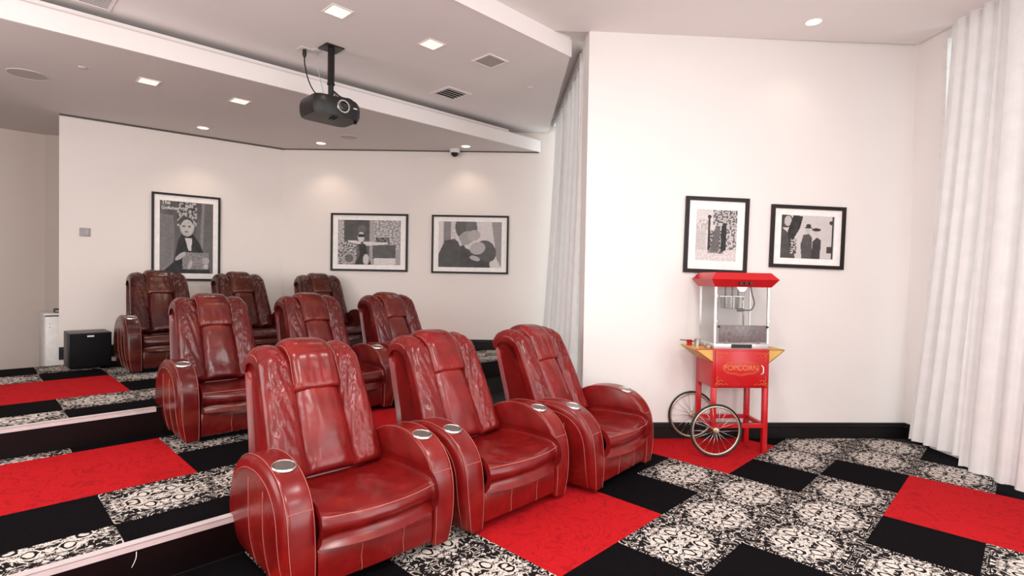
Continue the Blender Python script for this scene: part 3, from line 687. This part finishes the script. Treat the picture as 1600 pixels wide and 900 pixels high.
# ------------------------------------------------------------------ popcorn cart
CR_ = math.atan2(.739, .674)
t = thing('popcorn_cart', 'red popcorn cart with two spoked wheels and gold side shelves by the white wall', 'popcorn cart', (-1.653, 4.881, 0), CR_)
X0, X1, DP = -.475, .030, .36
MB().box((X0, .0, .575), (X1, DP, .915), .006).obj('cabinet', REDP, t, 40)
dr = MB().box((X0+.018, -.012, .59), (X1-.014, .0, .90), .004).obj('door', REDP, t, 40)
MB().tube(catmull([(X1-.075, -.012, .775), (X1-.07, -.032, .760), (X1-.07, -.032, .715), (X1-.078, -.012, .700)], 12), .005, 8).obj('handle', WPL, dr, True, 'white curved door handle')
def text_mesh(txt, size, mat, name, parent, loc, rot, ext=.0008, sx=1, align='CENTER'):
    cu = D.curves.new(name, 'FONT'); cu.body = txt; cu.size = size; cu.extrude = ext; cu.align_x = align; cu.align_y = 'CENTER'
    o = D.objects.new(name, cu); C.objects.link(o); dg = bpy.context.evaluated_depsgraph_get()
    me = D.meshes.new_from_object(o.evaluated_get(dg)); D.objects.remove(o); me.materials.clear(); me.materials.append(mat)
    r = link(name, me, parent); r.location = loc; r.rotation_euler = rot; r.scale = (sx, 1, 1); return r
text_mesh('POPCORN', .066, GOLDT, 'lettering', dr, ((X0+X1)/2-.005, -.0125, .752), (math.pi/2, 0, 0), sx=1.0)
orn = MB()
def flat_curve(m, pts, r=.0016): m.tube([(a, -.0135, b) for a, b in pts], r, 5)
cx, cz = (X0+X1)/2-.005, .752
for k in range(2):
    flat_curve(orn, [(cx+(.165-.012*k)*math.cos(a), cz+(.062-.01*k)*math.sin(a)*(1+.08*math.cos(8*a))) for a in [2*math.pi*i/60 for i in range(61)]], .0015)
for sx in (-1, 1):
    for sz in (-1, 1):
        ox, oz = (X0+X1)/2+sx*.215, .745+sz*.135
        flat_curve(orn, [(ox-sx*(.0+.012*a)*math.cos(a*2.0), oz-sz*.012*a*math.sin(a*2.0)*.7) for a in [i*.1 for i in range(24)]])
        flat_curve(orn, [(ox-sx*.10*i/12, oz+sz*.006*math.sin(i*1.2)) for i in range(13)]); flat_curve(orn, [(ox+sx*.004*math.sin(i*1.3), oz-sz*.075*i/10) for i in range(11)])
        flat_curve(orn, [(ox-sx*.02*math.cos(a)-sx*.03, oz-sz*.016*math.sin(a)-sz*.02) for a in [i*.5 for i in range(12)]])
orn.obj('scrollwork', GOLDT, dr, True, 'pale gold painted scrollwork')
for x, y, z0 in ((X0, 0, .205), (X1-.042, 0, .0), (X0, DP-.042, .205), (X1-.042, DP-.042, .0)):
    MB().box((x, y, z0), (x+.042, y+.042, .577), .003).obj('leg', REDP, t, 40)
for lo, hi in (((X0+.042, .004, .225), (X1-.042, .036, .260)), ((X0+.042, DP-.036, .225), (X1-.042, DP-.004, .260)), ((X0+.004, .042, .225), (X0+.036, DP-.042, .260)), ((X1-.036, .042, .225), (X1-.004, DP-.042, .260))):
    MB().box(lo, hi).obj('rail', REDP, t)
WX, WR = -.470, .228
MB().tube([(WX, -.085-.02, WR), (WX, .445+.02, WR)], .008, 10).obj('axle', CHROME, t, True)
for y in (-.085, .445):
    ring = [(WX+(WR-.009)*math.cos(2*math.pi*i/64), y, WR+(WR-.009)*math.sin(2*math.pi*i/64)) for i in range(64)]
    wh = MB().tube(ring, .009, 8, closed=True).obj('wheel', TYRE, t, True, 'spoked wheel with black rubber tyre')
    rr = [(WX+(WR-.024)*math.cos(2*math.pi*i/64), y, WR+(WR-.024)*math.sin(2*math.pi*i/64)) for i in range(64)]
    MB().tube(rr, .0085, 8, closed=True).obj('rim', RIMM, wh, True)
    MB().lathe([(.006, y-.032), (.016, y-.03), (.018, y-.012), (.024, y-.010), (.024, y+.010), (.018, y+.012), (.016, y+.03), (.006, y+.032)], 18, (WX, 0, WR), 'y').obj('hub', RIMM, wh, 40)
    for k in range(18):
        a = 2*math.pi*k/18; b = a+(.30 if k % 2 else -.30); yy = y+(.010 if k % 2 else -.010)
        MB().tube([(WX+.02*math.cos(b), yy, WR+.02*math.sin(b)), (WX+(WR-.03)*math.cos(a), y, WR+(WR-.03)*math.sin(a))], .0017, 5).obj('spoke', CHROME, wh, True)
# side shelves
for s, xb in ((-1, X0), (1, X1)):
    tip = xb+s*(.150 if s < 0 else .130); m = MB(); y0, y1 = .004, DP-.004
    A = [(xb, .910), (tip, .910), (tip, .902), (xb, .795)]
    vs = [(x, y0, z) for x, z in A]+[(x, y1, z) for x, z in A]
    sh = m.add(vs, [(0, 1, 2, 3), (7, 6, 5, 4), (0, 4, 5, 1), (1, 5, 6, 2), (2, 6, 7, 3), (3, 7, 4, 0)]).obj('shelf', GOLD, t)
    MB().box((min(xb, tip+s*.002), y0-.004, .908), (max(xb, tip+s*.002), y1+.004, .914)).obj('shelf_top', GOLD, sh)
    e = MB().tube([(xb, y0-.003, .799), (tip, y0-.003, .904), (tip+s*.004, y0-.003, .912), (xb, y0-.003, .912)], .0035, 6)
    e.obj('edging', REDP if s < 0 else plain('dark_gold_edging', (.30, .17, .05), .5), sh, True)
# glass case
case = thing('popcorn_machine', 'glass popcorn machine with red roof and hanging kettle on top of the red cart', 'popcorn machine', (-1.653, 4.881, .915), CR_)
zc = -.915
gx0, gx1 = -.465, .022
MB().box((gx0, .008, 0), (gx1, DP-.02, .045), .003).obj('base_tray', SILV, case, 40)
for x, y in ((gx0, .008), (gx1-.016, .008), (gx0, DP-.036), (gx1-.016, DP-.036)):
    MB().box((x, y, .045), (x+.016, y+.016, .54)).obj('post', SILV, case)
MB().box((gx0+.018, .010, .050), (gx1-.018, .014, .54)).obj('door_pane', GLASS, case)
MB().box((gx0+.002, .026, .046), (gx0+.006, DP-.038, .54)).obj('side_pane', GLASS, case)
MB().box((gx1-.006, .026, .046), (gx1-.002, DP-.038, .54)).obj('side_pane', GLASS, case)
MB().box((gx0+.018, DP-.028, .050), (gx1-.018, DP-.024, .54)).obj('back_pane', GLASS, case)
pn = MB().box((-.424, -.004, .060), (-.008, .008, .208), .003).obj('front_panel', GREYP, case, 40, label='dark grey tinted panel with rounded knobs')
for x in (-.432, .0):
    MB().lathe([(.010, -.012), (.010, 0)], 12, (x, 0, .195), 'y').obj('knob', BLACKP, pn, 40)
for x in (-.36, -.07): MB().lathe([(.012, -.006), (.012, .004)], 12, (x, 0, .062), 'y').obj('knob', GREYP, pn, 40)
MB().box((-.310, -.002, .010), (-.130, .009, .042)).obj('warning_label', BLACKP, case)
for x in (gx0+.008, gx1-.008):
    for z in (.15+.09, .46): MB().box((x-.012, -.004, z-.014), (x+.012, .009, z+.014), .003).obj('hinge', WPL, case, 40)
# roof
def roof():
    vs = []; C0 = (( gx0+gx1)/2, (DP-.02+.008)/2)
    for z, hx, hy in ((.540, .252, .178), (.606, .300, .222), (.665, .248, .176)):
        vs += [(C0[0]-hx, C0[1]-hy, z), (C0[0]+hx, C0[1]-hy, z), (C0[0]+hx, C0[1]+hy, z), (C0[0]-hx, C0[1]+hy, z)]
    fs = [(3, 2, 1, 0), (8, 9, 10, 11)]+[(r*4+k, r*4+(k+1) % 4, r*4+4+(k+1) % 4, r*4+4+k) for r in (0, 1) for k in range(4)]
    return MB().add(vs, fs)
rf = roof().obj('roof', REDP, case)
for k in range(3): MB().box((-.275+.045*k, -.045-.0, .562), (-.245+.045*k, -.018, .584)).obj('switch', BLACKP, rf)
# kettle
kx, ky = -.255, .17
MB().lathe([(.072, .345), (.078, .350), (.080, .45), (.076, .452), (.070, .40), (.068, .36)], 28, (kx, ky, 0)).obj('kettle', plain('worn_chrome', (.24, .23, .22), .2, 1), case, 40)
MB().box((kx-.115, ky-.05, .452), (kx+.11, ky+.05, .457)).obj('kettle_lid', CHROME, case)
for dx in (-.045, .02, .075): MB().tube([(kx+dx, ky, .457), (kx+dx, ky, .54)], .007, 8).obj('hanger_rod', plain('dark_steel', (.12, .11, .11), .3, .8), case, True)
MB().tube([(kx+.12, ky, .54), (kx+.13, ky, .10)], .010, 8).obj('hanger_rod', CHROME, case, True)
MB().lathe([(.02, .50), (.045, .538), (.045, .541)], 20, (kx+.085, ky-.05, 0)).obj('lamp', LAMPC, case, 40, label='small lit white lamp under the roof')
MB().box((kx+.03, ky-.10, .322), (kx+.085, ky-.06, .352), .006).obj('plug', BLACKP, case, 40)
MB().tube(catmull([(kx+.085, ky-.08, .337), (kx+.13, ky-.08, .334), (kx+.175, ky-.06, .345), (kx+.21, ky-.03, .40), (kx+.205, ky, .47), (kx+.19, ky, .54)], 30), .006, 8).obj('power_lead', BLACKP, case, True)
MB().tube([(kx+.06, ky-.05, .36), (kx+.095, ky-.07, .43)], .004, 6).obj('tilt_handle', WPL, case, True)
# items on the left shelf
cs, sn = .674, .739
def cartpt(x, y, z): return (-1.653+cs*x-sn*y, 4.881+sn*x+cs*y, z)
t = thing('measuring_cup', 'small steel cup with a long thin handle on the left gold shelf of the cart', 'cup', cartpt(X0-.058, .20, .914), CR_)
MB().lathe([(.028, 0), (.029, .06), (.031, .062), (.027, .06), (.026, .006)], 24).obj('cup_body', CHROME, t, 40)
MB().tube([(-.028, 0, .042), (-.10, .02, .050), (-.15, .03, .052)], .004, 7).obj('handle', BLACKP, t, True)
t = thing('measuring_cup', 'small red cup beside the steel cup on the left gold shelf', 'cup', cartpt(X0-.112, .25, .914), CR_)
MB().lathe([(.022, 0), (.026, .048), (.027, .05), (.023, .048), (.021, .005)], 20).obj('cup_body', REDP, t, 40)
t = thing('popcorn_scoop', 'small steel scoop lying against the cart on the left gold shelf', 'scoop', cartpt(X0-.022, .085, .916), CR_)
G = [[(.018*math.cos(a)*(1-.25*f)-.004, -.05+.08*f, .022+.02*math.sin(a)) for a in [math.pi*(1+k/8) for k in range(9)]] for f in [i/6 for i in range(7)]]
MB().grid(G).obj('bowl', CHROME, t, True); MB().tube([(0, .03, .02), (0, .09, .035)], .005, 7).obj('handle', CHROME, t, True)
# ------------------------------------------------------------------ pictures
def paint_print(W, H, fn, nx, ny):
    me = D.meshes.new('print'); vs = [(-W/2+W*i/nx, 0, -H/2+H*j/ny) for j in range(ny+1) for i in range(nx+1)]
    fs = [(j*(nx+1)+i, j*(nx+1)+i+1, (j+1)*(nx+1)+i+1, (j+1)*(nx+1)+i) for j in range(ny) for i in range(nx)]
    me.from_pydata(vs, [], fs); at = me.color_attributes.new('tone', 'FLOAT_COLOR', 'POINT'); buf = []
    for j in range(ny+1):
        for i in range(nx+1):
            g = max(.008, min(.85, fn(i/nx, j/ny))); buf += [g, g*.93, g*.92, 1]
    at.data.foreach_set('color', buf); me.materials.append(PRINT); return me
def shade(shapes, bg, seed, grain=.25, fine=40):
    def f(u, v):
        g = bg(u, v) if callable(bg) else bg
        for s in shapes:
            k = s[0]
            if k == 'e':
                _, cx, cy, rx, ry, t = s[:6]; a = s[6] if len(s) > 6 else 0; dx, dy = u-cx, v-cy; c_, s_ = math.cos(a), math.sin(a)
                if ((dx*c_+dy*s_)/rx)**2+((-dx*s_+dy*c_)/ry)**2 < 1: g = t
            elif k == 'r':
                if s[1] < u < s[3] and s[2] < v < s[4]: g = s[5]
            elif k == 'p':
                P = s[1]; ins = False; n = len(P); j = n-1
                for i in range(n):
                    if (P[i][1] > v) != (P[j][1] > v) and u < (P[j][0]-P[i][0])*(v-P[i][1])/(P[j][1]-P[i][1])+P[i][0]: ins = not ins
                    j = i
                if ins: g = s[2]
            elif k == 'n':     # noisy patch
                _, x0, y0, x1, y1, fx, lo, hi = s
                if x0 < u < x1 and y0 < v < y1: g = lo if noise.noise((u*fx, v*fx, seed+3)) > .02 else hi
        return g*(1+grain*noise.noise((u*fine, v*fine, seed)))+.02*noise.noise((u*9, v*9, seed+1))
    return f
def picture(label, c, z, W, H, d, fn, bw=.02, mw=.07, mh=.06, nx=110, ny=90, tilt=0.0, group=None):
    """c = centre on the wall, d = direction along the wall seen left to right"""
    ang = math.atan2(d[1], d[0]); t = thing('framed_picture', label, 'picture', (c[0], c[1], z), 0, group, rot=(0, 0, ang))
    t.rotation_mode = 'XYZ'; t.rotation_euler = (0, tilt, ang)
    a, b = W/2, H/2; m = MB(); y0, y1 = -.028, -.002
    m.box((-a, y0, b-bw), (a, y1, b)).box((-a, y0, -b), (a, y1, -b+bw)).box((-a, y0, -b+bw), (-a+bw, y1, b-bw)).box((a-bw, y0, -b+bw), (a, y1, b-bw))
    m.obj('frame', FRAME, t); MB().box((-a+bw, -.014, -b+bw), (a-bw, -.003, b-bw)).obj('mat_board', MATB, t)
    p = link('print', paint_print(W-2*bw-2*mw, H-2*bw-2*mh, fn, nx, ny), t); p.location = (0, -.0148, 0); return t
dW = (U[0], U[1]); dB = (.728, .684); dP = (.1245, .992)
def bgv(u, v): return .10+.05*noise.noise((u*6, v*2, 3))+(.10 if u < .25 and v < .8 else 0)
f1 = shade([('n', .32, .66, .68, 1, 26, .05, .42), ('p', [(.68, 0), (.78, 1), (1, 1), (1, 0)], .12), ('p', [(.72, .1), (.79, 1), (.83, 1), (.80, .1)], .22), ('p', [(0, 0), (0, .82), (.25, .80), (.27, .45), (.18, .14), (.05, .08)], .17),
            ('p', [(.02, 0), (.25, .15), (.33, .45), (.40, .55), (.62, .55), (.75, .42), (.92, .10), (.95, 0)], .015), ('p', [(.46, .50), (.60, .50), (.58, .32), (.53, .32)], .62), ('r', .47, .50, .58, .53, .01),
            ('e', .50, .65, .135, .13, .42), ('e', .48, .72, .14, .075, .06), ('e', .50, .655, .115, .10, .48), ('e', .44, .66, .03, .012, .08), ('e', .545, .66, .03, .012, .08), ('e', .49, .585, .04, .01, .14),
            ('n', .42, .06, .92, .30, 60, .30, .16), ('e', .38, .24, .11, .035, .44, .5), ('e', .56, .12, .035, .07, .44, -.5), ('e', .86, .10, .05, .035, .5), ('e', .86, .18, .07, .05, .40)], bgv, 4, .3)
pt = picture('tall dark black-and-white portrait with white title lettering, behind the back row', (-8.22+.006, 2.10, 0), 1.965, .80, 1.16, dP, f1, .028, .062, .072, 90, 130)
pt.location = (-8.2155, 2.10, 1.965)
pr = [c for c in pt.children if c.name.startswith('print')][0]
text_mesh('The', .075, MATB, 'lettering', pr, (-.292, -.002, .455), (math.pi/2, 0, 0), .0004, .85, 'LEFT'); text_mesh('Godfather', .062, MATB, 'lettering', pr, (-.292, -.002, .385), (math.pi/2, 0, 0), .0004, .72, 'LEFT')
def bg2(u, v): return .35 if u > .5 else .10
f2 = shade([('n', 0, .3, .1, 1, 60, .10, .6), ('n', .55, .35, 1, 1, 34, .55, .25), ('r', .50, .5, .58, 1, .36), ('r', .10, .55, .50, 1, .07), ('n', 0, 0, .30, .5, 38, .05, .5), ('n', .6, .42, .82, .62, 30, .04, .2),
            ('r', .55, .14, .92, .45, .09), ('r', .58, 0, .92, .15, .66), ('e', .38, .78, .07, .10, .12), ('e', .37, .62, .055, .11, .60), ('r', .32, .62, .42, .68, .02), ('p', [(.16, .50), (.16, .54), (.36, .53), (.36, .45)], .66),
            ('p', [(.40, .52), (.80, .50), (.80, .46), (.42, .42)], .66), ('p', [(.33, .46), (.44, .46), (.50, .12), (.54, 0), (.27, 0), (.35, .2)], .02), ('e', .45, .12, .05, .12, .55), ('e', .18, .14, .10, .13, .35), ('e', .18, .14, .07, .09, .12)], bg2, 8, .3)
def on(a, d, n, px): return (a[0]+d[0]*px+n[0]*.0, a[1]+d[1]*px)
picture('wide black-and-white street scene with a person in sunglasses, left picture of the back wall pair', (-7.115, 4.226), 1.992, 1.155, .86, dB, f2, .03, .078, .068, 120, 90)
f3 = shade([('r', .08, .4, .20, 1, .22), ('n', .2, .6, .3, 1, 30, .62, .5), ('p', [(.84, 1), (1, 1), (1, 0), (.92, .2)], .28), ('p', [(0, 0), (0, .28), (.10, .58), (.25, .62), (.42, .46), (.46, 0)], .07), ('e', .40, .82, .13, .26, .10, .2), ('e', .52, .86, .09, .24, .14, 0),
            ('e', .44, .64, .12, .16, .34, -.5), ('e', .56, .70, .10, .12, .40, -.3), ('p', [(.26, .72), (.30, .70), (.38, .48), (.34, .46)], .62), ('p', [(.36, .46), (.80, .22), (.82, 0), (.34, 0)], .05), ('e', .76, .36, .15, .24, .09, .2), ('e', .62, .42, .12, .14, .42, -.4), ('e', .58, .20, .09, .05, .42, -.4)], .62, 12, .18)
picture('wide soft grey black-and-white picture of two embracing people, right picture of the back wall pair', (-6.018, 5.257), 1.985, 1.145, .865, dB, f3, .028, .075, .065, 120, 90)
f4 = shade([('n', .4, .7, 1, 1, 26, .08, .5), ('n', 0, .6, .35, .8, 14, .62, .45), ('r', .0, .2, .24, .6, .50), ('n', .72, .22, 1, .7, 22, .12, .55), ('n', .3, .14, .7, .6, 30, .05, .35), ('r', .62, .20, .74, .75, .02), ('r', .29, .2, .34, .86, .03), ('e', .32, .86, .045, .04, .03),
            ('p', [(.36, .18), (.55, .18), (.60, .68), (.48, .70)], .12), ('e', .60, .72, .05, .045, .5), ('e', .60, .76, .07, .02, .05), ('r', .18, .02, .40, .10, .08), ('n', 0, 0, 1, .12, 30, .7, .55)], .62, 16, .35)
picture('small upright black-and-white street picture hanging above the popcorn machine roof', (-2.180, 4.998), 1.938, .615, .72, dW, f4, .036, .072, .082, 80, 100, .02)
f5 = shade([('e', .06, .86, .16, .16, .05), ('e', .12, .86, .07, .12, .5), ('p', [(0, 0), (0, .72), (.12, .60), (.20, .40), (.28, 0)], .07), ('p', [(.12, .62), (.22, 1), (.40, .98), (.35, .7), (.26, .5), (.24, .2), (.16, .3)], .03), ('n', .18, .1, .30, .45, 30, .6, .05),
            ('p', [(.40, 0), (.37, .32), (.42, .55), (.52, .58), (.58, .50), (.60, .0)], .08), ('e', .50, .66, .045, .07, .5), ('e', .51, .76, .05, .05, .04), ('e', .51, .72, .08, .015, .03), ('p', [(.58, 0), (.60, .40), (.68, .50), (.76, .44), (.74, 0)], .05), ('e', .65, .62, .04, .07, .55), ('e', .66, .68, .09, .035, .04),
            ('r', .95, 0, .985, 1, .03), ('e', .94, .85, .04, .05, .04), ('r', .86, .14, .97, .30, .06)], .60, 22, .12)
picture('small wide black-and-white picture of two people in hats, nearest the curtain', (-1.575, 5.661), 1.940, .735, .60, dW, f5, .034, .070, .060, 100, 80, .02)
# ------------------------------------------------------------------ wall switch, subwoofer, white appliance
t = thing('wall_switch', 'small grey square switch plate on the wall left of the tall poster', 'switch', (-8.347, 1.03, 1.97), math.atan2(dP[1], dP[0]))
MB().box((-.052, -.012, -.052), (.052, 0, .052), .003).obj('plate', plain('grey_switch_plastic', (.36, .34, .35), .5), t, 40); MB().box((.004, -.016, -.035), (.034, -.011, .035), .002).obj('rocker', GREYG, t, 40)
t = thing('subwoofer', 'black subwoofer box on the upper platform beside the aisle chair of the back row', 'speaker', (-7.62, .965, Z2), 0)
MB().box((-.22, -.185, .015), (.21, .19, .395), .006).obj('cabinet', BLACKP, t, 40)
g = MB().box((.21, -.178, .022), (.226, .183, .388), .005).obj('grille', BLACKM, t, 40); MB().box((.226, -.03, .352), (.229, .03, .368)).obj('badge', WPL, g, label='small white badge on the grille')
for x in (-.18, .17):
    for y in (-.15, .155): MB().lathe([(.015, 0), (.017, .016)], 12, (x, y, 0)).obj('foot', BLACKM, t)
t = thing('white_appliance', 'white appliance with a vertical gap, half hidden behind the wall end at far left', 'appliance', (-8.62, .68, 0), 0)
MB().box((-.68, .0, .03), (-.045, .55, .935), .008).obj('cabinet', WPL, t, 40)
MB().box((-.70, -.012, .942), (.01, .56, .965), .006).obj('top', WPL, t, 40)
MB().box((-.036, .004, .04), (.0, .55, .925), .006).obj('door', WPL, t, 40)
MB().box((-.05, .006, .04), (-.034, .54, .93)).obj('seal', BLACKM, t)
for k in range(2):
    MB().box((-.25, -.0015, .80+.05*k), (-.23, .001, .815+.05*k)).obj('vent_hole', BLACKM, t); MB().box((-.001, .045, .79+.04*k), (.002, .053, .799+.04*k)).obj('screw_hole', BLACKM, t)
MB().box((-.66, .02, 0), (-.06, .54, .031)).obj('plinth', BLACKM, t)
t = thing('small_box', 'small dark box on top of the white appliance', 'box', (-8.80, .83, .965), 0)
MB().box((-.06, -.05, 0), (.06, .06, .05), .004).obj('case', BLACKP, t, 40); MB().box((.06, -.04, .012), (.063, .03, .030)).obj('panel', GREYG, t)
tag(MB().tube(catmull([(XN1+.018, .565, .175), (XN1+.026, .562, .150), (XN1+.028, .552, .125), (XN1+.026, .545, .110)], 12), .0018, 6).obj('loose_thread', WPL, None, True), 'short pale thread hanging on the dark riser below the nosing', 'thread')
